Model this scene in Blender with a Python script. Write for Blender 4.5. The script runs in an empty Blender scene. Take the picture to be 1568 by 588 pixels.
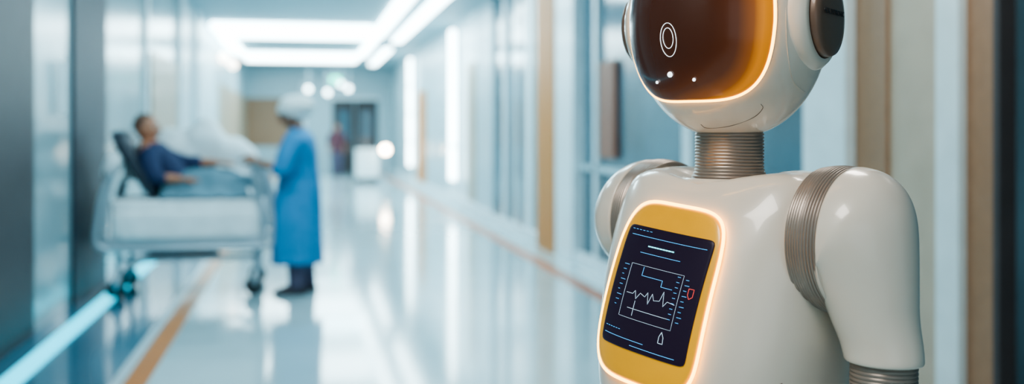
import bpy, math, random
from mathutils import Vector, Matrix
from math import sin, cos, pi, radians
random.seed(3)
D = bpy.data
COL = bpy.context.scene.collection

# ------------------------------------------------------------ materials
def mat(name, col, rough=0.5, metal=0.0, coat=0.0, emit=None, es=0.0, var=0.06, scale=6.0, bump=0.0, spec=0.5, ss=0.0, trans=0.0):
    m = D.materials.new(name); m.use_nodes = True
    nt = m.node_tree; b = nt.nodes['Principled BSDF']
    b.inputs['Roughness'].default_value = rough
    b.inputs['Metallic'].default_value = metal
    b.inputs['Coat Weight'].default_value = coat
    b.inputs['Coat Roughness'].default_value = 0.05
    b.inputs['Specular IOR Level'].default_value = spec
    b.inputs['Subsurface Weight'].default_value = ss
    b.inputs['Transmission Weight'].default_value = trans
    tc = nt.nodes.new('ShaderNodeTexCoord')
    nz = nt.nodes.new('ShaderNodeTexNoise'); nz.inputs['Scale'].default_value = scale; nz.inputs['Detail'].default_value = 3
    nt.links.new(tc.outputs['Object'], nz.inputs['Vector'])
    rp = nt.nodes.new('ShaderNodeValToRGB')
    rp.color_ramp.elements[0].position = 0.3; rp.color_ramp.elements[1].position = 0.7
    rp.color_ramp.elements[0].color = [c*(1-var) for c in col]+[1]
    rp.color_ramp.elements[1].color = [min(1, c*(1+var)) for c in col]+[1]
    nt.links.new(nz.outputs['Fac'], rp.inputs['Fac'])
    nt.links.new(rp.outputs['Color'], b.inputs['Base Color'])
    if emit:
        b.inputs['Emission Color'].default_value = list(emit)+[1]
        b.inputs['Emission Strength'].default_value = es
    if bump:
        bp = nt.nodes.new('ShaderNodeBump'); bp.inputs['Strength'].default_value = bump; bp.inputs['Distance'].default_value = 0.01
        nt.links.new(nz.outputs['Fac'], bp.inputs['Height']); nt.links.new(bp.outputs['Normal'], b.inputs['Normal'])
    return m

M = {}
M['ivory'] = mat('ivory_shell', (0.78, 0.69, 0.59), 0.26, coat=0.5, var=0.03, scale=3)
M['ivory2'] = mat('ivory_shell_edge', (0.72, 0.64, 0.55), 0.35, coat=0.3, var=0.03)
M['rib'] = mat('ribbed_metal', (0.34, 0.28, 0.24), 0.34, metal=0.5, var=0.08, scale=20)
M['disc'] = mat('ear_disc_brown', (0.20, 0.12, 0.085), 0.4, metal=0.2, coat=0.2)
M['seam'] = mat('seam_dark', (0.16, 0.12, 0.10), 0.6)
M['darkmetal'] = mat('dark_metal', (0.05, 0.05, 0.055), 0.4, metal=0.5)
M['glow'] = mat('warm_led', (1, 0.8, 0.4), 0.5, emit=(1.0, 0.46, 0.06), es=7.5)
M['white_glow'] = mat('visor_icon_led', (1, 1, 1), 0.5, emit=(0.75, 0.92, 1.0), es=2.0)
M['screen'] = mat('screen_black', (0.008, 0.007, 0.016), 0.35, coat=0.0, spec=0.25, emit=(0.05, 0.02, 0.06), es=0.22)
M['blueled'] = mat('screen_blue', (0.1, 0.5, 0.9), 0.5, emit=(0.06, 0.42, 0.95), es=0.9)
M['cyanled'] = mat('screen_cyan', (0.1, 0.8, 0.9), 0.5, emit=(0.2, 0.9, 1.0), es=1.5)
M['redled'] = mat('screen_red', (0.9, 0.1, 0.1), 0.5, emit=(1.0, 0.08, 0.05), es=0.7)
M['palewhite'] = mat('screen_white', (0.8, 0.8, 0.8), 0.5, emit=(0.30, 0.62, 0.9), es=0.55)
M['yellow'] = mat('amber_panel', (0.82, 0.39, 0.012), 0.3, coat=0.4, var=0.10, scale=9, emit=(0.95, 0.42, 0.01), es=0.18)

def visor_mat():
    m = D.materials.new('amber_visor'); m.use_nodes = True
    nt = m.node_tree; b = nt.nodes['Principled BSDF']
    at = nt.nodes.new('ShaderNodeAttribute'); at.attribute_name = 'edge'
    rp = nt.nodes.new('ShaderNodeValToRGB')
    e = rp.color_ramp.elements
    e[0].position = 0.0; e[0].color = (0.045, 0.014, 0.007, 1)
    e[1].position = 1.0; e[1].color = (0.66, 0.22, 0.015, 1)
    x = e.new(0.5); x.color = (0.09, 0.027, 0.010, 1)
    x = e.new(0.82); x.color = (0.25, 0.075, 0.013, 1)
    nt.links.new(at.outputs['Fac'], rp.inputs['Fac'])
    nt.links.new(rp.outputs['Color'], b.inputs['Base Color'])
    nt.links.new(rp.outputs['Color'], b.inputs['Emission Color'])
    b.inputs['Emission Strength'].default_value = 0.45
    b.inputs['Roughness'].default_value = 0.20
    b.inputs['Specular IOR Level'].default_value = 0.4
    b.inputs['Coat Weight'].default_value = 0.15
    return m
M['visor'] = visor_mat()

# ------------------------------------------------------------ mesh helpers
def new_mesh(name, verts, faces, mats, parent=None, smooth=True, sub=0, bevel=0, matidx=None):
    me = D.meshes.new(name); me.from_pydata([tuple(v) for v in verts], [], faces); me.update()
    ob = D.objects.new(name, me); COL.objects.link(ob)
    if not isinstance(mats, (list, tuple)): mats = [mats]
    for m in mats: me.materials.append(m)
    for i, p in enumerate(me.polygons):
        p.use_smooth = smooth
        if matidx: p.material_index = matidx[i]
    if bevel:
        bv = ob.modifiers.new('b', 'BEVEL'); bv.width = bevel; bv.segments = 3; bv.limit_method = 'ANGLE'
    if sub:
        s = ob.modifiers.new('s', 'SUBSURF'); s.levels = sub; s.render_levels = sub
    if parent: ob.parent = parent
    return ob

def empty(name, loc=(0, 0, 0), rz=0):
    e = D.objects.new(name, None); COL.objects.link(e); e.location = loc; e.rotation_euler = (0, 0, rz); e.empty_display_size = 0.1
    return e

def box(name, x0, x1, y0, y1, z0, z1, m, parent=None, bevel=0.0):
    v = [(x0, y0, z0), (x1, y0, z0), (x1, y1, z0), (x0, y1, z0), (x0, y0, z1), (x1, y0, z1), (x1, y1, z1), (x0, y1, z1)]
    f = [(0, 3, 2, 1), (4, 5, 6, 7), (0, 1, 5, 4), (1, 2, 6, 5), (2, 3, 7, 6), (3, 0, 4, 7)]
    return new_mesh(name, v, f, m, parent, smooth=False, bevel=bevel)

def spow(c, p): return math.copysign(abs(c)**p, c)

def ring(c, u, v, ru, rv, n=2.0, N=32):
    c = Vector(c); u = Vector(u); v = Vector(v); out = []
    for i in range(N):
        t = 2*pi*i/N
        out.append(c+u*(ru*spow(cos(t), 2/n))+v*(rv*spow(sin(t), 2/n)))
    return out

def loft(name, rings, m, parent=None, cap=True, sub=0, smooth=True):
    N = len(rings[0]); V = []; F = []
    for r in rings: V += r
    for j in range(len(rings)-1):
        for i in range(N):
            a = j*N+i; b = j*N+(i+1) % N
            F.append((a, b, b+N, a+N))
    if cap:
        for j, rev in ((0, True), (len(rings)-1, False)):
            c = sum((Vector(p) for p in rings[j]), Vector())/N
            V.append(c); k = len(V)-1
            for i in range(N):
                a = j*N+i; b = j*N+(i+1) % N
                F.append((b, a, k) if rev else (a, b, k))
    return new_mesh(name, V, F, m, parent, sub=sub, smooth=smooth)

def lathe(name, prof, m, parent=None, origin=(0, 0, 0), axis='Z', N=64, smooth=True):
    o = Vector(origin)
    ax = {'X': (Vector((1, 0, 0)), Vector((0, 1, 0)), Vector((0, 0, 1))), 'Z': (Vector((0, 0, 1)), Vector((1, 0, 0)), Vector((0, 1, 0))), 'Y': (Vector((0, 1, 0)), Vector((0, 0, 1)), Vector((1, 0, 0)))}[axis]
    rings = [ring(o+ax[0]*h, ax[1], ax[2], max(r, 1e-4), max(r, 1e-4), 2, N) for r, h in prof]
    return loft(name, rings, m, parent, cap=True, smooth=smooth)

def curve(name, polys, rad, m, parent=None, cyclic=False, res=3):
    cu = D.curves.new(name, 'CURVE'); cu.dimensions = '3D'; cu.bevel_depth = rad; cu.bevel_resolution = res; cu.use_fill_caps = True
    for pts in polys:
        s = cu.splines.new('POLY'); s.points.add(len(pts)-1)
        for i, p in enumerate(pts): s.points[i].co = (p[0], p[1], p[2], 1)
        s.use_cyclic_u = cyclic
    cu.materials.append(m)
    ob = D.objects.new(name, cu); COL.objects.link(ob)
    if parent: ob.parent = parent
    return ob

def interp(tab, z):
    """catmull-rom interpolation of rows (z, a, b, ...) sorted ascending in z"""
    if z <= tab[0][0]: return tab[0][1:]
    if z >= tab[-1][0]: return tab[-1][1:]
    for i in range(len(tab)-1):
        if tab[i][0] <= z <= tab[i+1][0]: break
    p1, p2 = tab[i], tab[i+1]
    p0 = tab[i-1] if i > 0 else p1
    p3 = tab[i+2] if i+2 < len(tab) else p2
    t = (z-p1[0])/(p2[0]-p1[0]); h = p2[0]-p1[0]; out = []
    for k in range(1, len(p1)):
        m1 = (p2[k]-p0[k])/(p2[0]-p0[0])*h; m2 = (p3[k]-p1[k])/(p3[0]-p1[0])*h
        out.append((2*t**3-3*t**2+1)*p1[k]+(t**3-2*t**2+t)*m1+(-2*t**3+3*t**2)*p2[k]+(t**3-t**2)*m2)
    return out

def smooth_path(pts, k=6):
    out = []
    n = len(pts)
    tab = [(i,)+tuple(p) for i, p in enumerate(pts)]
    for i in range((n-1)*k+1):
        out.append(Vector(interp(tab, i/k)))
    return out

def tube(name, pts, radii, m, parent=None, N=14, flat=1.0, k=4):
    tab = [(i,)+tuple(p)+(r,) for i, (p, r) in enumerate(zip(pts, radii))]
    n = (len(pts)-1)*k; P = []
    for i in range(n+1):
        r = interp(tab, i/k); P.append((Vector(r[:3]), r[3]))
    rings = []; up = None
    for i, (p, r) in enumerate(P):
        d = (P[min(i+1, n)][0]-P[max(i-1, 0)][0]).normalized()
        if up is None:
            up = Vector((0, 0, 1)) if abs(d.z) < 0.9 else Vector((0, 1, 0))
        u = (up-d*up.dot(d)).normalized(); up = u; v = d.cross(u)
        if i == 0: rings.append(ring(p-d*r*0.6, u, v, r*0.5, r*0.5*flat, 2, N))
        rings.append(ring(p, u, v, r, r*flat, 2, N))
        if i == n: rings.append(ring(p+d*r*0.6, u, v, r*0.5, r*0.5*flat, 2, N))
    return loft(name, rings, m, parent)

def join(name, obs, parent=None):
    """merge evaluated objects to one mesh"""
    import bmesh
    dg = bpy.context.evaluated_depsgraph_get(); dg.update()
    bm = bmesh.new(); mats = []
    for o in obs:
        ev = o.evaluated_get(dg); me = D.meshes.new_from_object(ev)
        idx = []
        for m in o.data.materials:
            if m not in mats: mats.append(m)
            idx.append(mats.index(m))
        for p in me.polygons: p.material_index = idx[p.material_index] if idx else 0
        me.transform(o.matrix_basis)
        bm.from_mesh(me); D.meshes.remove(me)
    me = D.meshes.new(name); bm.to_mesh(me); bm.free()
    for m in mats: me.materials.append(m)
    for o in obs: D.objects.remove(o, do_unlink=True)
    ob = D.objects.new(name, me); COL.objects.link(ob)
    if parent: ob.parent = parent
    return ob

def ellipsoid(name, c, r, m, parent=None, N=24, K=16, f=None):
    c = Vector(c); rings = []
    for j in range(1, K):
        el = -pi/2+pi*j/K; rr = []
        for i in range(N):
            a = 2*pi*i/N
            p = Vector((r[0]*cos(el)*cos(a), r[1]*cos(el)*sin(a), r[2]*sin(el)))
            if f: p = f(p)
            rr.append(c+p)
        rings.append(rr)
    ob = loft(name, rings, m, parent)
    return ob

# ============================================================ ROOM
CEIL = 3.5; XL = -1.85; XR = 2.9; YB = -5.0; YE = 34.0
m_floor = mat('floor_vinyl', (0.40, 0.54, 0.58), 0.11, coat=0.15, var=0.05, scale=1.2, spec=0.6)
m_floor_d = mat('floor_dark_blue', (0.045, 0.13, 0.19), 0.14, coat=0.1, var=0.1, scale=1.5)
m_orange = mat('stripe_orange', (0.52, 0.17, 0.035), 0.35, coat=0.0)
m_rust = mat('stripe_rust', (0.50, 0.14, 0.055), 0.35, coat=0.0)
m_pale = mat('stripe_pale', (0.45, 0.56, 0.60), 0.3)
m_ceil = mat('ceiling_paint', (0.26, 0.40, 0.45), 0.6)
m_wall = mat('wall_paint_pale', (0.38, 0.53, 0.58), 0.4, coat=0.1)
m_white = mat('pilaster_white', (0.66, 0.80, 0.84), 0.35, coat=0.1)
m_taupe = mat('door_taupe', (0.47, 0.39, 0.30), 0.4, coat=0.1)
m_brown = mat('wood_trim_brown', (0.31, 0.175, 0.10), 0.45, coat=0.1, scale=15)
m_tan = mat('wood_trim_amber', (0.52, 0.19, 0.04), 0.5, coat=0.0, scale=15, spec=0.2)
m_rose = mat('cabinet_rose_brown', (0.28, 0.12, 0.08), 0.5, coat=0.0, spec=0.2)
m_dark = mat('column_dark', (0.06, 0.055, 0.058), 0.55, spec=0.3)
m_navy = mat('column_navy', (0.028, 0.038, 0.052), 0.55, spec=0.3)
m_glassL = mat('glass_panel_pale', (0.28, 0.40, 0.43), 0.20, coat=0.0, var=0.15, scale=0.6, spec=0.45)
m_glassD = mat('glass_panel_dark', (0.06, 0.12, 0.155), 0.13, coat=0.0, var=0.45, scale=0.9, spec=0.45)
m_beige = mat('panel_beige', (0.38, 0.30, 0.22), 0.4, coat=0.1)
m_lamp = mat('lamp_cool', (1, 1, 1), 0.5, emit=(0.74, 0.95, 1.0), es=10)
m_lamp_s = mat('lamp_cool_strip', (1, 1, 1), 0.5, emit=(0.76, 0.96, 1.0), es=9)
m_cyan = mat('floor_led_cyan', (0.02, 0.4, 0.5), 0.4, emit=(0.004, 0.56, 0.76), es=2.2)
m_warm = mat('lamp_warm', (1, 0.9, 0.8), 0.5, emit=(1.0, 0.80, 0.62), es=28)
m_green = mat('sign_green', (0.1, 0.8, 0.6), 0.5, emit=(0.05, 0.9, 0.55), es=2.0)

box('floor', XL-1.2, XR+1.2, YB, YE+0.5, -0.1, 0.0, m_floor)
box('ceiling', XL-1.2, XR+1.2, YB, YE+0.5, CEIL, CEIL+0.1, m_ceil)
box('trim_1', XL, -1.02, YB, YE, 0.0, 0.002, m_floor_d)  # darker blue floor zone left of the pale stripe
box('trim_2', -1.06, -1.005, YB, YE, 0.0, 0.004, m_pale)
box('trim_3', -0.99, -0.86, YB, YE, 0.0, 0.004, m_orange)
box('trim_4', 2.41, 2.55, YB, YE, 0.0, 0.004, m_rust)
box('floor_light_strip', -1.68, -1.55, 2.0, 12.4, 0.002, 0.014, m_cyan)

box('wall_end', XL-1.2, XR+1.2, YE, YE+0.2, 0, CEIL, m_wall)
box('wall_left', XL-0.25, XL-0.08, YB, YE, 0, CEIL, m_wall)
box('wall_right', XR+0.08, XR+0.25, YB, YE, 0, CEIL, m_wall)
tn = [10]
def seg(side, y0, y1, m, proud=0.0, z0=0.0, z1=CEIL, nm=None):
    tn[0] += 1
    nm = nm or 'trim_%d' % tn[0]
    if side == 'L': return box(nm, XL-0.1, XL+proud, y0, y1, z0, z1, m)
    return box(nm, XR-proud, XR+0.1, y0, y1, z0, z1, m)
# left wall, near to far
seg('L', -5, 5.2, m_glassL); seg('L', 5.2, 7.45, m_dark, 0.02)
seg('L', 7.45, 8.65, m_glassL, 0.0, nm='window_1'); seg('L', 8.65, 10.0, m_navy, 0.03)
seg('L', 10.0, 12.4, m_glassL, 0.0, nm='window_2')
seg('L', 12.4, 12.6, m_white, 0.04)
seg('L', 12.6, 15.6, m_glassL, 0.0, nm='window_3'); seg('L', 12.9, 15.4, m_beige, 0.03, 1.2, 2.4)
seg('L', 15.6, 16.2, m_white, 0.06); seg('L', 16.2, 18.0, m_wall, 0.0); seg('L', 18.0, 18.6, m_white, 0.06)
seg('L', 18.6, 23, m_wall, 0.0); seg('L', 23, 34, m_beige, 0.0, 0.9, 2.5); seg('L', 23, 34, m_wall, -0.02)
box('rail_handle', XL+0.02, XL+0.06, 8.15, 8.19, 1.55, 1.95, m_white)
# right wall, far to near
seg('R', 20.2, 34, m_wall); seg('R', 24.0, 25.6, m_tan, 0.03, 0, 2.4, nm='door_1')
seg('R', 16.9, 20.2, m_white); seg('R', 15.4, 16.9, m_wall)
seg('R', 16.9, 17.6, m_beige, 0.02, 0.2, 2.6)
seg('R', 13.5, 15.4, m_glassD, -0.05, nm='window_4'); seg('R', 14.35, 14.5, m_white, 0.0)
seg('R', 12.55, 13.5, m_white, 0.03); seg('R', 12.9, 13.3, m_glassD, 0.04)
seg('R', 11.95, 12.55, m_glassL, 0.0); seg('R', 11.05, 11.95, m_tan, 0.09); seg('R', 10.3, 11.05, m_white, 0.08)
seg('R', 5.24, 10.3, m_glassD, -0.05, nm='window_5')
seg('R', 9.1, 9.6, m_rose, 0.0, 1.15, 2.1); seg('R', 9.7, 9.8, m_white, 0.0); seg('R', 7.2, 7.35, m_white, 0.0); seg('R', 5.24, 10.3, m_wall, 0.0, 1.0, 1.06)
seg('R', 4.79, 5.24, m_white, 0.10)
seg('R', 4.50, 4.79, m_brown, 0.04)
seg('R', 4.06, 4.50, m_taupe, 0.02, nm='door_2')
seg('R', 3.90, 4.06, m_white, 0.07)
seg('R', 3.70, 3.90, m_brown, 0.03); seg('R', 3.66, 3.70, m_dark, 0.05)
seg('R', 0.5, 3.66, m_glassD, -0.03, nm='window_6'); seg('R', -5, 0.5, m_wall)
box('baseboard_right', XR-0.06, XR, 5.24, YE, 0.0, 0.14, m_white)
box('baseboard_left', XL, XL+0.015, 10, YE, 0.0, 0.12, m_white)
# end wall
e = empty('double_door')
box('leaf_1', 0.95, 1.68, YE-0.06, YE, 0, 2.45, m_dark, e, 0.01); box('leaf_2', 1.72, 2.45, YE-0.06, YE, 0, 2.45, m_dark, e, 0.01)
box('pane_1', 1.15, 1.5, YE-0.08, YE-0.05, 1.1, 2.1, m_glassD, e); box('pane_2', 1.9, 2.25, YE-0.08, YE-0.05, 1.1, 2.1, m_glassD, e)
box('frame_top', 0.85, 2.55, YE-0.1, YE, 2.45, 2.55, m_white, e); 
box('trim_60', XL, 0.1, YE-0.04, YE, 0.9, 2.5, m_brown); box('trim_61', -0.1, 0.1, YE-0.3, YE, 0, 3.0, m_white)

# vertical wall lights
for i, (y, n) in enumerate(((19.0, ''), (26.8, ''))):
    w = empty('wall_light')
    box('tube', XR-0.14, XR-0.02, y-0.15, y+0.15, 0.47, 3.35, m_lamp_s, w, 0.02)
    box('housing', XR-0.05, XR+0.0, y-0.22, y+0.22, 0.42, 3.4, m_white, w)
    for k in range(3 if i else 1):
        box('clip_%d' % k, XR-0.15, XR-0.01, y-0.16, y+0.16, 1.1+0.75*k, 1.14+0.75*k, m_white, w)
# ceiling fixtures
cl = empty('ceiling_light_loop')
zc = CEIL-0.12
box('bar_front', -1.75, 1.35, 19.8, 21.8, zc, CEIL-0.01, m_lamp, cl, 0.04)
box('bar_back', -1.60, 1.50, 27.2, 29.2, zc, CEIL-0.01, m_lamp, cl, 0.04)
box('bar_left', -1.78, -1.5, 22.3, 26.7, zc, CEIL-0.01, m_lamp, cl, 0.04)
box('bar_right', 1.42, 1.62, 22.3, 26.9, zc, CEIL-0.01, m_lamp, cl, 0.04)
cl = empty('ceiling_light_track')
box('bar_1', 1.42, 1.68, 11.5, 21.8, CEIL-0.07, CEIL-0.01, m_lamp, cl, 0.02)
box('bar_2', 1.97, 2.20, 11.5, 22.8, CEIL-0.07, CEIL-0.01, m_lamp, cl, 0.02)
box('bar_3', 1.98, 2.20, 25.2, 31.0, CEIL-0.07, CEIL-0.01, m_lamp, cl, 0.02)
# exit sign, spots, sconces
e = empty('exit_sign'); box('plate', 0.78, 1.08, 29.98, 30.02, 2.82, 3.03, m_green, e); box('stem', 0.92, 0.94, 29.99, 30.01, 3.03, CEIL, m_white, e)
for x, y, z in ((0.15, 32, 2.72), (0.75, 32, 2.62), (1.4, 32, 2.75), (1.15, 32, 2.9)):
    s = empty('spot_lamp', (x, y, 0)); ellipsoid('bulb', (0, 0, z), (0.09, 0.09, 0.09), m_lamp_s, s); box('stem', -0.01, 0.01, -0.01, 0.01, z+0.08, CEIL, m_white, s)
for x, y, z in ((-1.72, 23.0, 3.05), (-1.7, 25.4, 3.05)):
    s = empty('wall_sconce', (x, y, 0)); ellipsoid('globe', (0, 0, z), (0.11, 0.11, 0.11), mat('sconce_glow', (1, .9, .8), .5, emit=(1, .82, .68), es=6), s); box('arm', -0.12, 0, -0.02, 0.02, z-0.02, z+0.02, m_white, s)

# ------------------------------------------------------------ area lights added at the ceiling
def area(name, loc, sx, sy, power, col, rot=(0, 0, 0)):
    l = D.lights.new(name, 'AREA'); l.shape = 'RECTANGLE'; l.size = sx; l.size_y = sy; l.energy = power; l.color = col
    o = D.objects.new(name, l); COL.objects.link(o); o.location = loc; o.rotation_euler = rot
    return o
cool = (0.60, 0.90, 1.0)
for i, y in enumerate((6.0, 10.0, 14.0)):
    area('ceiling_area_light', (0.9, y, CEIL-0.02), 0.8, 1.6, (60, 95, 95)[i], cool)  # out of view, added to light the near corridor
area('ceiling_area_light', (-0.9, 7.0, CEIL-0.02), 0.8, 1.2, 60, cool)  # added fill, brightens the bed and nurse
area('ceiling_area_light', (0.6, 24.5, CEIL-0.2), 1.6, 1.6, 120, cool)
area('ceiling_area_light', (0.6, 31.5, CEIL-0.2), 1.6, 1.6, 70, cool)
area('ceiling_area_light', (-0.9, 0.1, CEIL-0.02), 1.2, 1.4, 72, (1.0, 0.95, 0.88))  # warm key light for the robot, added above the frame
area('ceiling_area_light', (1.9, 3.2, CEIL-0.02), 0.6, 1.2, 38, (1.0, 0.93, 0.84))  # unseen added light, tinted warm for the near right wall
w = D.worlds.new('world'); bpy.context.scene.world = w; w.use_nodes = True
bg = w.node_tree.nodes['Background']; bg.inputs[0].default_value = (0.58, 0.80, 0.90, 1); bg.inputs[1].default_value = 0.8

# ============================================================ ROBOT
TH = radians(-62.1)
R = empty('humanoid_robot', (0.67, 1.495, 0), TH)
# torso table: z, w, front, back
TT = [(0.78, .100, .085, .085), (0.84, .125, .120, .10), (0.92, .155, .170, .12), (1.00, .178, .197, .13), (1.08, .190, .193, .135), (1.16, .194, .174, .137), (1.24, .193, .146, .135),
      (1.29, .190, .122, .130), (1.325, .182, .102, .118), (1.350, .164, .086, .100), (1.363, .135, .076, .086), (1.366, .100, .070, .078), (1.358, .070, .066, .070)]
NT = 2.7
def torso_ring(row, N=96):
    z, w_, f, b = row; out = []
    k = max(0, min(1, (z-1.30)/.05))
    for i in range(N):
        t = 2*pi*i/N; c, s = cos(t), sin(t)
        x = w_*spow(c, 2/NT)
        out.append(Vector((x, (b if s > 0 else f)*spow(s, 2/NT), z-.024*k*math.exp(-(x/.105)**2)*(1 if s < 0 else .7))))
    return out
rows = []
for i in range(len(TT)-4):
    for k in range(5):
        z = TT[i][0]+(TT[i+1][0]-TT[i][0])*k/5
        rows.append((z,)+tuple(interp(TT[:11], z)))
rows += TT[-4:]
loft('torso_shell', [torso_ring(r) for r in rows], M['ivory'], R, sub=1)
def S(x, z, off=0.0):
    def yy(x, z):
        w_, f, b = interp(TT[:11], z)
        return -f*(max(0, 1-abs(x/w_)**NT))**(1/NT)
    y = yy(x, z); e_ = 0.002
    n = Vector(((yy(x+e_, z)-yy(x-e_, z))/(2*e_), -1, (yy(x, z+e_)-yy(x, z-e_))/(2*e_))).normalized()
    return Vector((x, y, z))+n*off
def rr(t, n):
    c, s = cos(t), sin(t); k = (abs(c)**n+abs(s)**n)**(-1/n)
    return c*k, s*k
PC = (-0.008, 1.172); PH = (0.101, 0.130); ROLL = radians(-4.5)
def SR(dx, dz, off):
    """point at rotated panel offsets dx,dz from the panel centre"""
    return S(PC[0]+dx*cos(ROLL)-dz*sin(ROLL), PC[1]+dx*sin(ROLL)+dz*cos(ROLL), off)
def patch(name, cx, cz, hw, hh, n, prof, m, N=160, taper=0.0):
    rings = []
    for r, off in prof:
        rg = []
        for i in range(N):
            t = 2*pi*i/N; px, pz = rr(t, n)
            rg.append(SR(cx+hw*r*px*(1-taper*pz*r), cz+hh*r*pz, off))
        rings.append(rg)
    return loft(name, rings, m, R)
patch('chest_panel', 0, 0, PH[0], PH[1], 5.0, [(1.0, -0.01), (1.0, 0.004), (0.985, 0.007), (0.95, 0.0085)]+[(k/20, .0085) for k in range(18, 0, -1)], M['yellow'], taper=0.03)
bd = []
for i in range(160):
    t = 2*pi*i/160; px, pz = rr(t, 5.0)
    bd.append(SR(PH[0]*1.005*px*(1-0.03*pz), PH[1]*1.005*pz, 0.0065))
curve('panel_led_border', [bd], 0.0024, M['glow'], R, cyclic=True)
SC = (0.002, 0.003); SH = (0.085, 0.088)
patch('chest_screen', SC[0], SC[1], SH[0], SH[1], 26, [(1.0, 0.006), (1.0, 0.0100), (0.99, 0.0106)]+[(k/20, .0106) for k in range(19, 0, -1)], M['screen'], N=200)
def G(u, v): return SR(SC[0]+SH[0]*u, SC[1]+SH[1]*v, 0.0111)
def gl(pts, n=10):
    out = []
    for a, b in zip(pts[:-1], pts[1:]):
        for k in range(n): out.append(G(a[0]+(b[0]-a[0])*k/n, a[1]+(b[1]-a[1])*k/n))
    out.append(G(*pts[-1])); return out
blue = [gl([(-.85, .84), (.9, .84)]), gl([(-.50, .58), (.45, .58)]),
        gl([(-.3, .36), (-.3, .22), (.2, .22), (.2, .12), (.45, .12)]), gl([(-.9, -.84), (.1, -.84)]), gl([(-.2, -.92), (.8, -.92)])]
frame = [gl([(-.62, .38), (.62, .38), (.62, -.50), (-.62, -.50), (-.62, .38)])]
for k in range(9):
    v = .34-.085*k
    blue.append(gl([(-.80, v), (-.68-.04*(k % 3), v)], 2)); blue.append(gl([(.50, v), (.56, v)], 2)); blue.append(gl([(.68, v-.02), (.74+.03*(k % 2), v-.02)], 2))
for k in range(6): blue.append(gl([(-.88+.09*k, .93), (-.83+.09*k, .93)], 1)); blue.append(gl([(-.9+.07*k, -.72), (-.86+.07*k, -.72)], 1))
curve('screen_lines', blue, 0.00040, M['blueled'], R, res=1)
curve('screen_chart_frame', frame, 0.00026, M['palewhite'], R, res=1)
ecg = [(-.55, -.10), (-.4, -.10), (-.35, -.04), (-.3, -.17), (-.22, -.06), (-.1, -.1), (-.05, -.02), (0, -.20), (.06, -.02), (.12, -.12), (.25, -.10), (.3, .06), (.35, -.17), (.42, -.08), (.58, -.1)]
curve('screen_ecg', [gl(ecg, 4), gl([(-.45, -.34), (.5, -.34)]), gl([(-.3, -.2), (-.3, -.45)])], 0.00040, M['palewhite'], R, res=1)
curve('screen_title', [gl([(-.35+.07*k, .70), (-.30+.07*k, .70)], 2) for k in range(9)], 0.0010, M['cyanled'], R, res=1)
curve('screen_alert', [gl([(.78, .20), (.88, .20), (.88, .08), (.82, .04), (.78, .10), (.78, .20)], 4)], 0.00045, M['redled'], R, res=1)
curve('screen_icon', [gl([(.42, -.64), (.46, -.56), (.51, -.64), (.52, -.74), (.42, -.74), (.42, -.64)], 4)], 0.0005, M['palewhite'], R, res=1)
# torso seams
curve('side_seam', [[S(0.11+0.07*t, 0.985+0.085*t**0.8, 0.0005) for t in [k/12 for k in range(12)]]], 0.0011, M['seam'], R)
# collar and neck
lathe('collar_ring', [(.060, 1.318), (.073, 1.321), (.078, 1.336), (.074, 1.345), (.068, 1.344), (.064, 1.336), (.060, 1.325)], M['ivory2'], R)
prof = [(0.03, 1.315), (0.066, 1.320), (0.064, 1.333)]
nr = 19; za, zb_ = 1.334, 1.432
for k in range(nr):
    h = (zb_-za)/nr; z = za+k*h
    base = 0.0545+0.011*max(0, 1-k/5)**1.6
    prof += [(base-0.0018, z), (base, z+h*.25), (base, z+h*.7), (base-0.0018, z+h*.95)]
prof += [(0.05, 1.438), (0.02, 1.445)]
lathe('neck_bellows', prof, M['rib'], R, N=80)
# head
HC = Vector((0, 0, 1.592)); HR = (0.154, 0.157, 0.184)
Hh = empty('head', (0, 0, 0), radians(13)); Hh.parent = R
def H(az, el, s=1.0, off=0.0):
    az = radians(az); el = radians(el)
    n = Vector((cos(el)*sin(az)/1, -cos(el)*cos(az), sin(el)))
    ce = abs(cos(el))**0.90
    p = Vector((HR[0]*ce*sin(az), -HR[1]*ce*cos(az), HR[2]*sin(el)))
    return HC+p*s+n*off
rings = []
for j in range(1, 48):
    el = -90+180*j/48
    rings.append([H(360*i/96, el) for i in range(96)])
loft('head_shell', rings, M['ivory'], Hh, sub=1)
VA, VE, VC = 52, 38, -4.0
def V(px, pz, off): 
    return H(-3.5+VA*px*(1-0.05*max(0,-pz)), VC+VE*pz, 1.0, off)
NV = 3.7
N = 160; prof = [(1.02, -0.006), (1.02, 0.002), (1.0, 0.0045), (0.97, 0.0055), (.94, .0058), (.9, .006), (.85, .0062), (.8, .0065), (.72, .0068), (.65, .007), (.58, .0073), (.5, .0075), (.4, .0078), (.3, .008), (.15, .008), (.03, .008)]
rings = []
for r, off in prof:
    rings.append([V(r*rr(2*pi*i/N, NV)[0], r*rr(2*pi*i/N, NV)[1], off) for i in range(N)])
vo = loft('visor', rings, M['visor'], Hh)
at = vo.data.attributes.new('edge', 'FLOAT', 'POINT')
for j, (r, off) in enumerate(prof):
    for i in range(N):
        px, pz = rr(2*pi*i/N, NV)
        val = max(0, min(1, (r-0.35)/0.65))**1.4*(0.75+0.25*px)+0.28*r*px  # soft orange LED glow painted into the visor edge, stronger to one side
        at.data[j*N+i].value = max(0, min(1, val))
curve('visor_led_border', [[V(1.025*rr(2*pi*i/160, NV)[0], 1.025*rr(2*pi*i/160, NV)[1], 0.0025) for i in range(160)]], 0.0026, M['glow'], Hh, cyclic=True)
curve('visor_trim', [[V(1.055*rr(2*pi*i/160, NV)[0], 1.055*rr(2*pi*i/160, NV)[1], 0.0) for i in range(160)]], 0.0012, M['ivory2'], Hh, cyclic=True)
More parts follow.
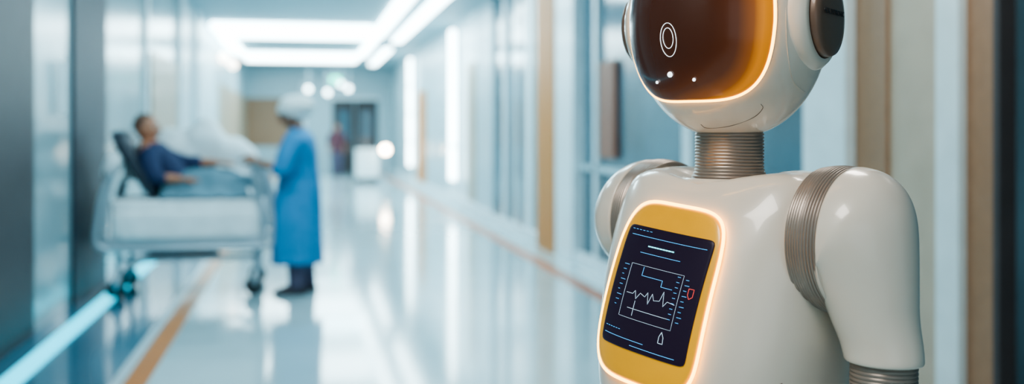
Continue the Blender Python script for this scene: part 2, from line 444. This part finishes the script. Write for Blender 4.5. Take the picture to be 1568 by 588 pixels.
# icons
def VI(az, el, o=0.0086): return H(az, el, 1.0, o)
EA, EE = -8.5, -11.0
curve('eye_icon', [[VI(EA+5.2*cos(2*pi*i/40), EE+7.6*sin(2*pi*i/40)) for i in range(40)]], 0.00038, M['white_glow'], Hh, cyclic=True)
curve('eye_icon_inner', [[VI(EA+3.3*cos(2*pi*i/40), EE+.8+4.6*sin(2*pi*i/40)) for i in range(40)]], 0.00038, M['white_glow'], Hh, cyclic=True)
for k, (a, el, r) in enumerate(((-24, -30.5, .0022), (-11, -27.0, .0040), (4.5, -30.0, .0025))):
    ellipsoid('indicator_dot_%d' % k, VI(a, el, .009), (r, r, r*1.1), M['white_glow'], Hh, 12, 8)
# head seams
curve('chin_seam', [smooth_path([H(-8, -62, 1, .0002), H(-4, -66, 1, .0002), H(25, -64, 1, .0002), H(48, -56, 1, .0002), H(53, -49, 1, .0002), H(50, -46, 1, .0002)], 6)], 0.0004, M['seam'], Hh)
curve('side_seam_2', [smooth_path([H(60, 20, 1, .0003), H(57, -2, 1, .0003), H(60, -18, 1, .0003), H(70, -32, 1, .0003), H(90, -38, 1, .0003), H(130, -36, 1, .0003)], 6)], 0.0005, M['ivory2'], Hh)
for sg, nm in ((1, 'left'), (-1, 'right')):
    o = (sg*0.0, 0, 1.592)
    p = [(0.085, .118), (0.083, .132), (0.079, .144), (0.072, .152), (0.064, .1555), (0.0625, .154), (0.0625, .150), (0.02, .150)]
    lathe('ear_housing_'+nm, [(r, sg*h) for r, h in p], M['ivory'], Hh, o, 'X')
    p = [(0.061, .142), (0.061, .162), (0.059, .166), (0.047, .1685), (0.02, .170)]
    lathe('ear_disc_'+nm, [(r, sg*h) for r, h in p], M['disc'], Hh, o, 'X')
tx = D.curves.new('ear_label', 'FONT'); tx.body = 'HEALTHTRONIC'; tx.size = 0.0115; tx.extrude = 0.0003; tx.align_x = 'CENTER'
tx.materials.append(M['darkmetal']); to = D.objects.new('ear_label', tx); COL.objects.link(to); to.parent = Hh
to.location = (0.1706, 0, 1.594); to.rotation_euler = (pi/2, 0, pi/2)

# shoulders & arms
def arm(sg, swing, nm, shift=(0, 0)):
    A = empty('arm_'+nm, (shift[0], shift[1], 1.262)); A.parent = R; A.rotation_euler = (swing, 0, 0)
    pr = [(0.05, 0.160), (0.100, 0.174)]
    n = 11
    for k in range(n):
        h = 0.176+k*0.050/n; d = 0.050/n
        b = 0.1045+0.003*sin(pi*k/n)
        pr += [(b-.0022, h), (b, h+d*.3), (b, h+d*.7), (b-.0022, h+d*.95)]
    pr += [(0.09, 0.230)]
    lathe('shoulder_bellows', [(r, sg*h) for r, h in pr], M['rib'], A, (0, 0, 0), 'X', N=96)
    # angle: cx, cz, rd, ry, cy
    tab = [(0, .226, .000, .1070, .1065, 0), (15, .234, .000, .103, .104, -.002), (30, .241, -.004, .095, .099, -.007), (45, .246, -.015, .084, .092, -.010), (60, .249, -.036, .074, .083, -.011), (75, .252, -.064, .066, .074, -.009), (90, .256, -.094, .0605, .066, -.006)]
    rings = []
    a = 0
    while a <= 90:
        cx, cz, rd, ry, cyy = interp(tab, a)
        d = Vector((sin(radians(a)), 0, cos(radians(a))))
        c = Vector((cx, cyy, cz))
        if a == 0:
            rings.append(ring(c+Vector((.004, 0, 0)), d, Vector((0, 1, 0)), rd-.012, ry-.012, 2, 64))
            rings.append(ring(c-Vector((.001, 0, 0)), d, Vector((0, 1, 0)), rd-.003, ry-.003, 2, 64))
            c = c+Vector((.002, 0, 0))
        rings.append(ring(c, d, Vector((0, 1, 0)), rd, ry, 2.0, 64))
        a += 5
    low = [(-.118, .261, .0575, .0610, -.003), (-.138, .267, .0550, .0570, 0), (-.158, .271, .0535, .0545, 0), (-.163, .2715, .0530, .054, 0), (-.166, .2715, .0505, .0515, 0), (-.164, .2715, .045, .047, 0)]
    for z, x, rx, ry, yy in low: rings.append(ring((x, yy, z), (1, 0, 0), (0, 1, 0), rx, ry, 2.0, 64))
    if sg < 0:
        rings = [[Vector((-p.x, p.y, p.z)) for p in r][::-1] for r in rings]
    loft('upper_arm_shell', rings, M['ivory'], A, sub=1)
    # elbow + forearm
    pr = [(0.03, -.155)]
    for k in range(16):
        z = -.162-k*.006
        pr += [(.0435, z), (.0455, z-.0018), (.0455, z-.0042), (.0435, z-.0058)]
    pr += [(.04, -.262)]
    lathe('elbow_bellows', pr[::-1], M['rib'], A, (sg*.2715, 0, 0), 'Z', N=64)
    E = Vector((sg*.2715, 0, -.262))
    rings = []
    for t, r in ((0, .045), (0.003, .053), (.05, .054), (.12, .048), (.20, .041), (.235, .038), (.24, .032)):
        rings.append(ring(E+Vector((0, -t*0.25, -t)), (1, 0, 0), (0, 1, 0), r, r, 2, 48))
    loft('forearm_shell', rings[::-1], M['ivory'], A)
    W = E+Vector((0, -.06, -.24))
    parts = [loft('palm', [ring(W+Vector((0, -.004*k, -.018*k)), (1, 0, 0), (0, 1, 0), .018+.004*min(k, 3), .024+.007*min(k, 3), 2.4, 20) for k in range(5)][::-1], M['ivory2'])]
    for f in range(4):
        y = -.050+.022*f; L = (.026, .030, .028, .022)[f]
        b = W+Vector((0, y+.015, -.075))
        parts.append(tube('f', [b, b+Vector((-sg*.004, 0, -L)), b+Vector((-sg*.014, -.002, -L*1.9)), b+Vector((-sg*.028, -.003, -L*2.5))], [.0095, .009, .008, .007], M['rib'], N=10))
    b = W+Vector((0, -.035, -.025))
    parts.append(tube('th', [b, b+Vector((-sg*.006, -.024, -.022)), b+Vector((-sg*.016, -.030, -.048))], [.011, .0095, .008], M['rib'], N=10))
    join('hand', parts, A)
    return A
arm(1, radians(-2), 'left')
arm(-1, radians(34), 'right', (.026, .036))
# lower body
lathe('waist_bellows', [(.07, .70)]+[(r, .71+.008*k) for k in range(11) for r in (.088, .092)]+[(.07, .80)], M['rib'], R)
def ell(z, w_, d, n=2.3, y=0): return ring((0, y, z), (1, 0, 0), (0, 1, 0), w_, d, n, 64)
loft('pelvis_shell', [ell(.46, .10, .10), ell(.48, .135, .13), ell(.56, .165, .15), ell(.64, .160, .145), ell(.70, .13, .12), ell(.72, .09, .085)], M['ivory'], R, sub=1)
loft('mobile_base', [ell(.035, .20, .20), ell(.045, .23, .23), ell(.10, .235, .235), ell(.15, .21, .21), ell(.22, .14, .14), ell(.32, .105, .105), ell(.44, .10, .10), ell(.47, .085, .085)], M['ivory'], R, sub=1)
for k in range(4):
    a = pi/4+k*pi/2
    lathe('wheel_%d' % k, [(.02, -.02), (.04, -.018), (.04, .018), (.02, .02)], M['darkmetal'], R, (.15*cos(a), .15*sin(a), .04), 'X', N=32)

# ============================================================ PEOPLE
skin1 = mat('skin_brown', (0.34, 0.16, 0.10), 0.5, ss=0.1)
skin2 = mat('skin_tan', (0.46, 0.19, 0.11), 0.5, ss=0.1)
scrub = mat('scrub_blue', (0.030, 0.24, 0.48), 0.75, var=0.12, scale=8, bump=0.3)
capm = mat('cap_white', (0.78, 0.86, 0.86), 0.8, bump=0.5, scale=30)
trous = mat('trousers_dark', (0.09, 0.08, 0.13), 0.8)
shoe = mat('shoe_dark', (0.06, 0.05, 0.06), 0.5)
navy = mat('shirt_navy', (0.014, 0.028, 0.08), 0.8, bump=0.3)
eyew = mat('eye_white', (0.7, 0.7, 0.7), 0.3); eyed = mat('eye_dark', (0.02, 0.015, 0.01), 0.2)
lip = mat('lip', (0.32, 0.10, 0.08), 0.5); hair_d = mat('hair_dark', (0.03, 0.02, 0.018), 0.7, bump=1, scale=40); hair_g = mat('hair_short_brown', (0.16, 0.08, 0.055), 0.8, bump=1, scale=50)

def skin_body(name, joints, edges, m, parent, root=0, sub=2):
    me = D.meshes.new(name); me.from_pydata([j[0] for j in joints], edges, []); me.update()
    ob = D.objects.new(name, me); COL.objects.link(ob)
    md = ob.modifiers.new('skin', 'SKIN'); md.use_smooth_shade = True
    if not me.skin_vertices: me.skin_vertices.new()
    for i, j in enumerate(joints):
        r = j[1]; r = r if isinstance(r, tuple) else (r, r)
        me.skin_vertices[0].data[i].radius = r
        me.skin_vertices[0].data[i].use_root = (i == root)
    s = ob.modifiers.new('s', 'SUBSURF'); s.levels = sub; s.render_levels = sub
    me.materials.append(m); ob.parent = parent
    return ob

def head(parent, c, rz, tilt, skin, hair=None, cap=None, size=1.0):
    """face looks to -Y locally; c = centre of head"""
    e = empty('head', c, rz); e.parent = parent; e.rotation_euler = (tilt, 0, rz); e.scale = (size,)*3
    def sh(p):
        q = p.copy()
        if p.z < 0:
            k = -p.z/0.115
            q.x *= 1-0.34*k**1.3; q.y = q.y*(1-0.20*k)-0.018*k
        if p.y < 0 and abs(p.z) < .05: q.y *= 0.96
        return q
    parts = [ellipsoid('sk', (0, 0, 0), (.075, .095, .115), skin, N=32, K=24, f=sh)]
    parts.append(tube('n', [(0, -.088, .018), (0, -.099, -.004), (0, -.110, -.024), (0, -.096, -.034)], [.008, .009, .0125, .009], skin, N=10))
    for s in (-1, 1):
        parts.append(ellipsoid('e', (s*.031, -.078, .006), (.013, .011, .009), eyew, N=12, K=8))
        parts.append(ellipsoid('i', (s*.031, -.0875, .006), (.0055, .003, .0055), eyed, N=10, K=6))
        parts.append(tube('b', [(s*.014, -.092, .026), (s*.031, -.090, .031), (s*.048, -.076, .026)], [.004, .0045, .003], hair_d, N=8))
        parts.append(ellipsoid('ear', (s*.075, .008, -.006), (.009, .018, .031), skin, N=12, K=10))
    parts.append(tube('m', [(-.024, -.083, -.058), (0, -.096, -.056), (.024, -.083, -.058)], [.003, .0065, .003], lip, N=8))
    if hair:
        def hs(p):
            q = p.copy()
            if p.y < -.03 and p.z < .06: q.y = -.03+(p.y+.03)*.1
            if p.z < -.03: q *= .85
            return q
        parts.append(ellipsoid('h', (0, .012, .022), (.080, .094, .104), hair, N=28, K=20, f=hs))
    if cap:
        def cs(p):
            a = math.atan2(p.y, p.x)
            q = p*(1+.03*sin(a*9)+.03*sin(p.z*60+a*3))
            if p.z < -.02: q = Vector((q.x*.86, q.y*.86, q.z))
            return q
        parts.append(ellipsoid('cap', (0, .032, .045), (.116, .132, .108), cap, N=40, K=24, f=cs))
        parts.append(tube('band', [Vector((.083*cos(t), .018+.100*sin(t), .02+.018*cos(t+pi/2))) for t in [2*pi*k/16 for k in range(17)]], [.007]*17, cap, N=8, k=1))
    join('face_and_head', parts, e)
    return e

def hand(parent, wrist, direction, palm_n, skin, sg=1, curl=0.5, s=1.0):
    """five finger hand. direction = pointing direction, palm_n = palm normal, sg thumb side"""
    d = Vector(direction).normalized(); n = Vector(palm_n); n = (n-d*n.dot(d)).normalized(); l = d.cross(n)*sg
    w = Vector(wrist); P = lambda a, b, c: w+(d*a+l*b+n*c)*s
    parts = [loft('palm', [ring(P(a, 0, 0), l, n, r*s, t*s, 2.5, 16) for a, r, t in ((-.03, .022, .019), (0, .026, .019), (.03, .038, .017), (.065, .042, .015), (.085, .040, .013), (.092, .034, .009))], skin)]
    for i, (b, L) in enumerate(((.030, .075), (.010, .084), (-.011, .078), (-.031, .060))):
        c1 = curl*(.9+.12*i)
        a1 = c1*0.5; a2 = c1*1.2; a3 = c1*1.9
        p0 = (.080, b, 0); p1 = (p0[0]+L*.45*cos(a1), b, L*.45*sin(a1)); p2 = (p1[0]+L*.32*cos(a2), b, p1[2]+L*.32*sin(a2)); p3 = (p2[0]+L*.23*cos(a3), b, p2[2]+L*.23*sin(a3))
        parts.append(tube('f', [P(*p0), P(*p1), P(*p2), P(*p3)], [.0095*s, .009*s, .008*s, .0065*s], skin, N=8, k=2))
    parts.append(tube('t', [P(.015, .028, .002), P(.045, .052, .010), P(.072, .056, .024), P(.09, .050, .034)], [.013*s, .011*s, .0095*s, .0075*s], skin, N=8, k=2))
    return join('hand', parts, parent)

def standing(name, loc, rz, H_, gown, skin, cap, hair, tr, long_gown=True, arms='reach', wide=1.0, hsize=1.0):
    """front = -Y"""
    r = empty(name, loc, rz); r.scale = (H_/1.68*wide, H_/1.68*wide, H_/1.68)
    if arms == 'reach':
        J = {'el': (.225, -.08, 1.09), 'wl': (.13, -.29, 1.175), 'er': (-.225, -.06, 1.09), 'wr': (-.13, -.29, 1.14)}
    else:
        J = {'el': (.24, .03, 1.08), 'wl': (.25, -.04, .86), 'er': (-.24, .03, 1.08), 'wr': (-.25, -.04, .86)}
    joints = [((0, 0, .90), (.15, .11)), ((0, 0, 1.08), (.13, .10)), ((0, 0, 1.26), (.155, .10)), ((0, .01, 1.37), (.09, .07)), ((0, .005, 1.46), .050), ((0, -.01, 1.53), .048),
              ((.17, .01, 1.36), .058), (J['el'], .042), (J['wl'], .028), ((-.17, .01, 1.36), .058), (J['er'], .042), (J['wr'], .028),
              ((.095, 0, .80), .09), ((.10, -.015, .46), .062), ((.10, .01, .10), .042), ((-.095, 0, .80), .09), ((-.10, .03, .46), .062), ((-.10, .06, .10), .042)]
    E = [(0, 1), (1, 2), (2, 3), (3, 4), (4, 5), (3, 6), (6, 7), (7, 8), (3, 9), (9, 10), (10, 11), (0, 12), (12, 13), (13, 14), (0, 15), (15, 16), (16, 17)]
    skin_body('body', joints, E, skin, r)
    for s, y in ((1, .01), (-1, .06)):
        tube('trouser_leg', [(s*.09, 0, .85), (s*.098, y*.3, .47), (s*.10, y*.8, .22), (s*.10, y, .07)], [.10, .082, .068, .066], tr, r, N=18)
        loft('shoe', [ring((s*.10, y-.02+dy, z), (1, 0, 0), (0, 1, 0), a, b, 2.3, 20) for z, a, b, dy in ((0.0, .046, .125, -.035), (.012, .050, .132, -.035), (.04, .048, .125, -.03), (.07, .043, .085, .0), (.10, .038, .05, .02))], shoe, r)
    zb = .27 if long_gown else .82
    tab = [(.27, .215, .195, 0), (.55, .205, .188, 0), (.80, .195, .178, .005), (.95, .182, .165, .01), (1.08, .172, .148, .01), (1.22, .190, .145, .005), (1.33, .200, .128, .01), (1.39, .175, .105, .012), (1.43, .115, .082, .01), (1.455, .070, .065, .008), (1.462, .058, .057, .005)]
    rings = []; z = zb
    zs = []
    while z < 1.462: zs.append(z); z += .03
    zs.append(1.462)
    for z in zs:
        a, b, y = interp(tab, z); fold = max(0, (1.1-z))*.040
        rg = []
        for i in range(64):
            t = 2*pi*i/64; k = 1+fold*(sin(t*9+z*2)+.5*sin(t*5-z*3))
            rg.append(Vector((a*k*spow(cos(t), 2/2.3), y+b*k*spow(sin(t), 2/2.3), z)))
        rings.append(rg)
    loft('gown', rings, gown, r)
    curve('sash', [[Vector((.178*cos(2*pi*i/40), .01+.155*sin(2*pi*i/40), 1.06)) for i in range(40)]], .008, gown, r, cyclic=True)
    for s, k1, k2 in ((1, 'el', 'wl'), (-1, 'er', 'wr')):
        sh_ = Vector((s*.155, .01, 1.365)); el_ = Vector(J[k1]); wr_ = Vector(J[k2])
        mid = el_+(wr_-el_)*.12
        tube('sleeve', [sh_, sh_+(el_-sh_)*.5+Vector((s*.01, 0, .01)), el_+(sh_-el_)*.12, mid], [.085, .086, .078, .074], gown, r, N=20)
        hand(r, wr_, (wr_-el_) if arms == 'reach' else (0, -.1, -1), (-s*.6, 0, -.8) if arms == 'reach' else (-s, 0, 0), skin, sg=(1 if s > 0 else -1), curl=.55)
    head(r, (0, -.035, 1.60-.02), 0, radians(12) if arms == 'reach' else 0, skin, hair, cap, size=hsize)
    return r
nurse = standing('nurse', (-0.05, 8.93, 0), radians(-99), 1.66, scrub, skin1, capm, hair_d, trous, wide=1.14, hsize=1.10)
standing('visitor', (1.02, 31.6, 0), radians(10), 1.62, mat('jacket_maroon', (0.10, 0.035, 0.05), .8), skin2, None, hair_d, trous, long_gown=False, arms='down')

# ---- hospital bed
chrome = mat('bed_frame_grey', (0.38, 0.48, 0.53), 0.3, metal=0.3)
sheet = mat('sheet_white', (0.78, 0.87, 0.89), 0.8, var=0.08, bump=0.4, scale=7)
blanket = mat('blanket_bluegrey', (0.13, 0.235, 0.29), 0.85, var=0.15, bump=0.4, scale=9)
bdark = mat('bed_cushion_dark', (0.02, 0.03, 0.045), 0.6)
rubber = mat('rubber_dark', (0.02, 0.025, 0.03), 0.6)
B = empty('hospital_bed')
x0, x1, y0, y1 = -1.66, -0.30, 8.84, 9.66
def softbox(name, x0, x1, y0, y1, z0, z1, m, parent, n=5, rip=0.0):
    cx, cy = (x0+x1)/2, (y0+y1)/2; a, b = (x1-x0)/2, (y1-y0)/2; rings = []
    for z, k in ((z0, .95), (z0+.03, 1), (z0+(z1-z0)*.3, 1.0), (z0+(z1-z0)*.6, 1.0), (z1-.04, 1), (z1-.012, .985), (z1, .95), (z1+.004, .5)):
        rg = []
        for i in range(120):
            t = 2*pi*i/120; q = 1+rip*sin(t*17+z*9)*(z1-z)/(z1-z0)
            rg.append(Vector((cx+a*k*q*spow(cos(t), 2/n), cy+b*k*q*spow(sin(t), 2/n), z)))
        rings.append(rg)
    return loft(name, rings, m, parent)
softbox('mattress', x0+.05, x1-.05, y0+.02, y1-.02, .52, .83, sheet, B, 9)
softbox('sheet_drape', x0+.06, x1-.05, y0-.01, y1+.01, .49, .74, sheet, B, 9, .012)
box('deck', x0+.02, x1-.02, y0+.02, y1-.02, .42, .52, chrome, B, .02)
for y in (y0, y1):
    curve('side_rail', [smooth_path([(x0+.10, y, 1.06), (x0+.02, y, .90), (x0-.02, y, .70), (x0-.04, y, .50), (x0+.03, y, .43), (x0+.2, y, .42), (x1-.2, y, .42), (x1+.0, y, .43), (x1+.05, y, .50), (x1+.02, y, .80), (x1-.05, y, 1.02), (x1-.12, y, 1.16)], 5)], .026, chrome, B)
    curve('lower_bar', [[(x0+.12, y+(.05 if y == y0 else -.05), .33), (x1-.12, y+(.05 if y == y0 else -.05), .33)]], .026, chrome, B)
for nm, xa, zt, dx in (('head', x0+.02, 1.08, .07), ('foot', x1-.03, 1.10, -.09)):
    curve(nm+'_end_rail', [smooth_path([(xa, y0+.02, .5), (xa+dx*.4, y0+.02, .8), (xa+dx, y0+.06, zt), (xa+dx, y0+.15, zt+.04), (xa+dx, y1-.15, zt+.04), (xa+dx, y1-.06, zt), (xa+dx*.4, y1-.02, .8), (xa, y1-.02, .5)], 5)], .022, chrome, B)
loft('foot_board', [ring((x1-.045-.03*k, (y0+y1)/2, .56+.09*k), (1, 0, 0), (0, 1, 0), .012, .37, 8, 48) for k in range(5)], sheet, B)
for xa in (x0+.13, x1-.1):
    for ya in (y0+.07, y1-.07):
        curve('leg', [[(xa, ya, .45), (xa, ya, .17)]], .025, chrome, B)
        lathe('caster_wheel', [(.02, -.024), (.07, -.022), (.080, -.012), (.080, .012), (.07, .022), (.02, .024)], rubber, B, (xa-.02, ya, .080), 'Y', N=32)
        loft('caster_fork', [ring((xa-.01, ya, z), (1, 0, 0), (0, 1, 0), r1, r2, 4, 16) for z, r1, r2 in ((.08, .015, .036), (.13, .034, .038), (.18, .034, .038), (.20, .02, .02))], chrome, B)
curve('scissor_lift', [[(x0+.3, y0+.15, .43), (x1-.4, y0+.15, .33)], [(x0+.3, y0+.15, .33), (x1-.4, y0+.15, .43)], [(x0+.3, y1-.15, .43), (x1-.4, y1-.15, .33)]], .02, bdark, B)
box('motor_housing', x0+.35, x1-.45, y0+.2, y1-.2, .30, .42, bdark, B, .02)
# reclined backrest
cy = (y0+y1)/2
bk = []
for k in range(7):
    t = k/6; c = Vector((-1.22-.33*t, cy, .86+.56*t)); nrm = Vector((.86, 0, .51))
    bk.append(ring(c-nrm*.03, Vector((0, 1, 0)), nrm, .36*(1 if 0 < k < 6 else .93), .055*(1 if 0 < k < 6 else .6), 5, 40))
loft('backrest', bk, bdark, B)
def pillow(name, c, r, m, parent, rot=(0, 0, 0)):
    def f(p):
        k = 1+.05*sin(p.x*23+p.y*17)+.04*sin(p.z*31+p.x*9)
        return Vector((spow(p.x/r[0], .7)*r[0]*k, spow(p.y/r[1], .7)*r[1]*k, p.z*k))
    o = ellipsoid(name, (0, 0, 0), r, m, parent, 40, 24, f); o.location = c; o.rotation_euler = rot
    return o
pillow('pillow', (-1.46, 9.48, 1.16), (.09, .18, .19), sheet, B, (0, .4, 0))
pillow('pillow_small', (-1.585, 9.0, 1.14), (.07, .12, .14), sheet, B, (0, .4, 0))
# duvet pile on far side
def noisy(p, s): return .5*sin(p.x*s+1.3)*cos(p.y*s*.8)+.5*sin(p.z*s*1.2+p.x*4)
dp = []
for c, r in (((-1.10, 9.50, 1.18), (.26, .16, .25)), ((-.88, 9.50, 1.28), (.21, .15, .26)), ((-.64, 9.52, 1.16), (.23, .14, .21)), ((-1.20, 9.55, 1.28), (.17, .10, .17)), ((-.85, 9.50, .98), (.42, .18, .15))):
    dp.append(ellipsoid('d', c, r, sheet, N=28, K=18, f=lambda p: p*(1+.10*noisy(p, 19))))
dv = join('duvet', dp, B)
rm = dv.modifiers.new('r', 'REMESH'); rm.mode = 'VOXEL'; rm.voxel_size = .018; rm.use_smooth_shade = True
sm = dv.modifiers.new('s', 'SMOOTH'); sm.iterations = 6; sm.factor = .7
# blanket over the legs
gx, gy = 50, 40; Vv = []; Ff = []
for i in range(gx+1):
    for j in range(gy+1):
        x = -1.20+.86*i/gx; y = y0+.02+.76*j/gy
        u = (x+1.20)/.86
        leg = 0
        for ly, kx in ((9.10, .42), (9.34, .50)):
            hgt = .17+.10*math.exp(-((u-kx)/.30)**2)-.03*u
            leg = max(leg, hgt*math.exp(-((y-ly)/.13)**2))
        z = .842+leg+.006*sin(x*31+y*9)+.005*sin(y*37)
        Vv.append((x, y, z))
for i in range(gx):
    for j in range(gy):
        a = i*(gy+1)+j; Ff.append((a, a+gy+1, a+gy+2, a+1))
bl = new_mesh('blanket', Vv, Ff, blanket, B, sub=1)
so = bl.modifiers.new('so', 'SOLIDIFY'); so.thickness = .012

# ---- patient
Pt = empty('patient')
py = 9.20
J = [((-1.10, py, .97), (.12, .15)), ((-1.21, py, 1.10), (.10, .145)), ((-1.30, py, 1.22), (.10, .15)), ((-1.345, py, 1.30), (.06, .07)), ((-1.345, py-.005, 1.36), .048), ((-1.335, py-.01, 1.40), .045),
     ((-1.29, py-.18, 1.22), .060), ((-1.24, py-.27, 1.02), .046), ((-1.02, py-.20, 1.00), .032),
     ((-1.29, py+.17, 1.22), .060), ((-1.04, py+.16, 1.12), .046), ((-.76, py+.06, 1.13), .032),
     ((-1.0, py-.09, .93), .075), ((-.78, py-.09, 1.0), .055), ((-.48, py-.09, .90), .045),
     ((-1.0, py+.10, .93), .075), ((-.76, py+.13, 1.0), .055), ((-.48, py+.11, .90), .045)]
E = [(0, 1), (1, 2), (2, 3), (3, 4), (4, 5), (3, 6), (6, 7), (7, 8), (3, 9), (9, 10), (10, 11), (0, 12), (12, 13), (13, 14), (0, 15), (15, 16), (16, 17)]
skin_body('body', J, E, skin2, Pt)
sr = []
for k in range(13):
    t = k/12; c = Vector((-1.07, py, .93)).lerp(Vector((-1.36, py, 1.31)), t); d = Vector((-.29, 0, .38)).normalized(); u = Vector((0, 1, 0)); v = d.cross(u)
    a, b = interp([(0, .175, .145), (.3, .180, .145), (.6, .20, .14), (.82, .205, .12), (.93, .13, .088), (1.0, .065, .062)], t)
    sr.append(ring(c, u, v, a, b, 2.3, 40))
loft('shirt', sr, navy, Pt)
tube('sleeve', [(-1.30, py-.17, 1.22), (-1.28, py-.235, 1.12), (-1.24, py-.275, 1.03), (-1.19, py-.26, 1.01)], [.088, .084, .070, .064], navy, Pt, N=20)
tube('sleeve_far', [(-1.30, py+.16, 1.22), (-1.18, py+.17, 1.17), (-1.04, py+.14, 1.12), (-.92, py+.11, 1.125)], [.090, .088, .078, .068], navy, Pt, N=20)
hand(Pt, (-1.02, py-.20, 1.00), (1, .25, -.05), (0, 0, -1), skin2, sg=-1, curl=.35)
hand(Pt, (-.76, py+.06, 1.13), (1, -.15, .10), (0, 0, -1), skin2, sg=1, curl=.4)
tube('forearm_hold', [(-.94, py+.12, 1.125), (-.84, py+.09, 1.13), (-.76, py+.06, 1.13)], [.042, .038, .032], skin2, Pt, N=14)
head(Pt, (-1.345, py-.02, 1.435), radians(75), radians(-6), skin2, hair=hair_g, size=1.12)

# ---- medical cart in the distance
C = empty('medical_cart', (1.68, 27.2, 0), radians(8))
cw = mat('cart_white', (0.66, 0.76, 0.78), 0.35)
box('cabinet', -.28, .28, -.22, .22, .16, .88, cw, C, .02)
for k in range(4): box('drawer_%d' % k, -.25, .25, -.235, -.215, .20+.165*k, .345+.165*k, m_white, C, .006); curve('pull_%d' % k, [[(-.1, -.25, .30+.165*k), (.1, -.25, .30+.165*k)]], .008, chrome, C)
box('worktop', -.31, .31, -.25, .25, .88, .92, cw, C, .012)
curve('push_handle', [smooth_path([(.30, -.18, .80), (.38, -.18, .98), (.38, .18, .98), (.30, .18, .80)], 5)], .015, chrome, C)
box('monitor', -.20, .12, .0, .04, 1.02, 1.24, m_dark, C, .01); curve('monitor_stem', [[(-.04, .02, .92), (-.04, .02, 1.05)]], .015, chrome, C)
for sx in (-1, 1):
    for sy in (-1, 1):
        lathe('wheel', [(.02, -.015), (.055, -.012), (.055, .012), (.02, .015)], rubber, C, (sx*.22, sy*.17, .055), 'Y', N=24)
        curve('leg', [[(sx*.22, sy*.17, .07), (sx*.22, sy*.17, .17)]], .015, chrome, C)
L_ = empty('exam_lamp', (2.10, 26.2, 0))
ellipsoid('lamp_globe', (0, 0, .92), (.12, .12, .12), m_warm, L_); curve('stand', [[(0, 0, .02), (0, 0, .8)]], .015, chrome, L_)
lathe('foot', [(.02, .0), (.15, .0), (.15, .02), (.02, .03)], chrome, L_)

# ============================================================ CAMERA
cam = D.cameras.new('camera'); co = D.objects.new('camera', cam); COL.objects.link(co)
co.location = (0, 0, 1.42); co.rotation_euler = (pi/2, 0, radians(-11.83))
cam.lens = 35; cam.sensor_width = 36; cam.shift_y = -0.06
cam.dof.use_dof = True; cam.dof.focus_distance = 1.50; cam.dof.aperture_fstop = 1.9
bpy.context.scene.camera = co
vs = bpy.context.scene.view_settings
vs.view_transform = 'AgX'; vs.exposure = 0.25
try: vs.look = 'AgX - Medium High Contrast'
except Exception: pass
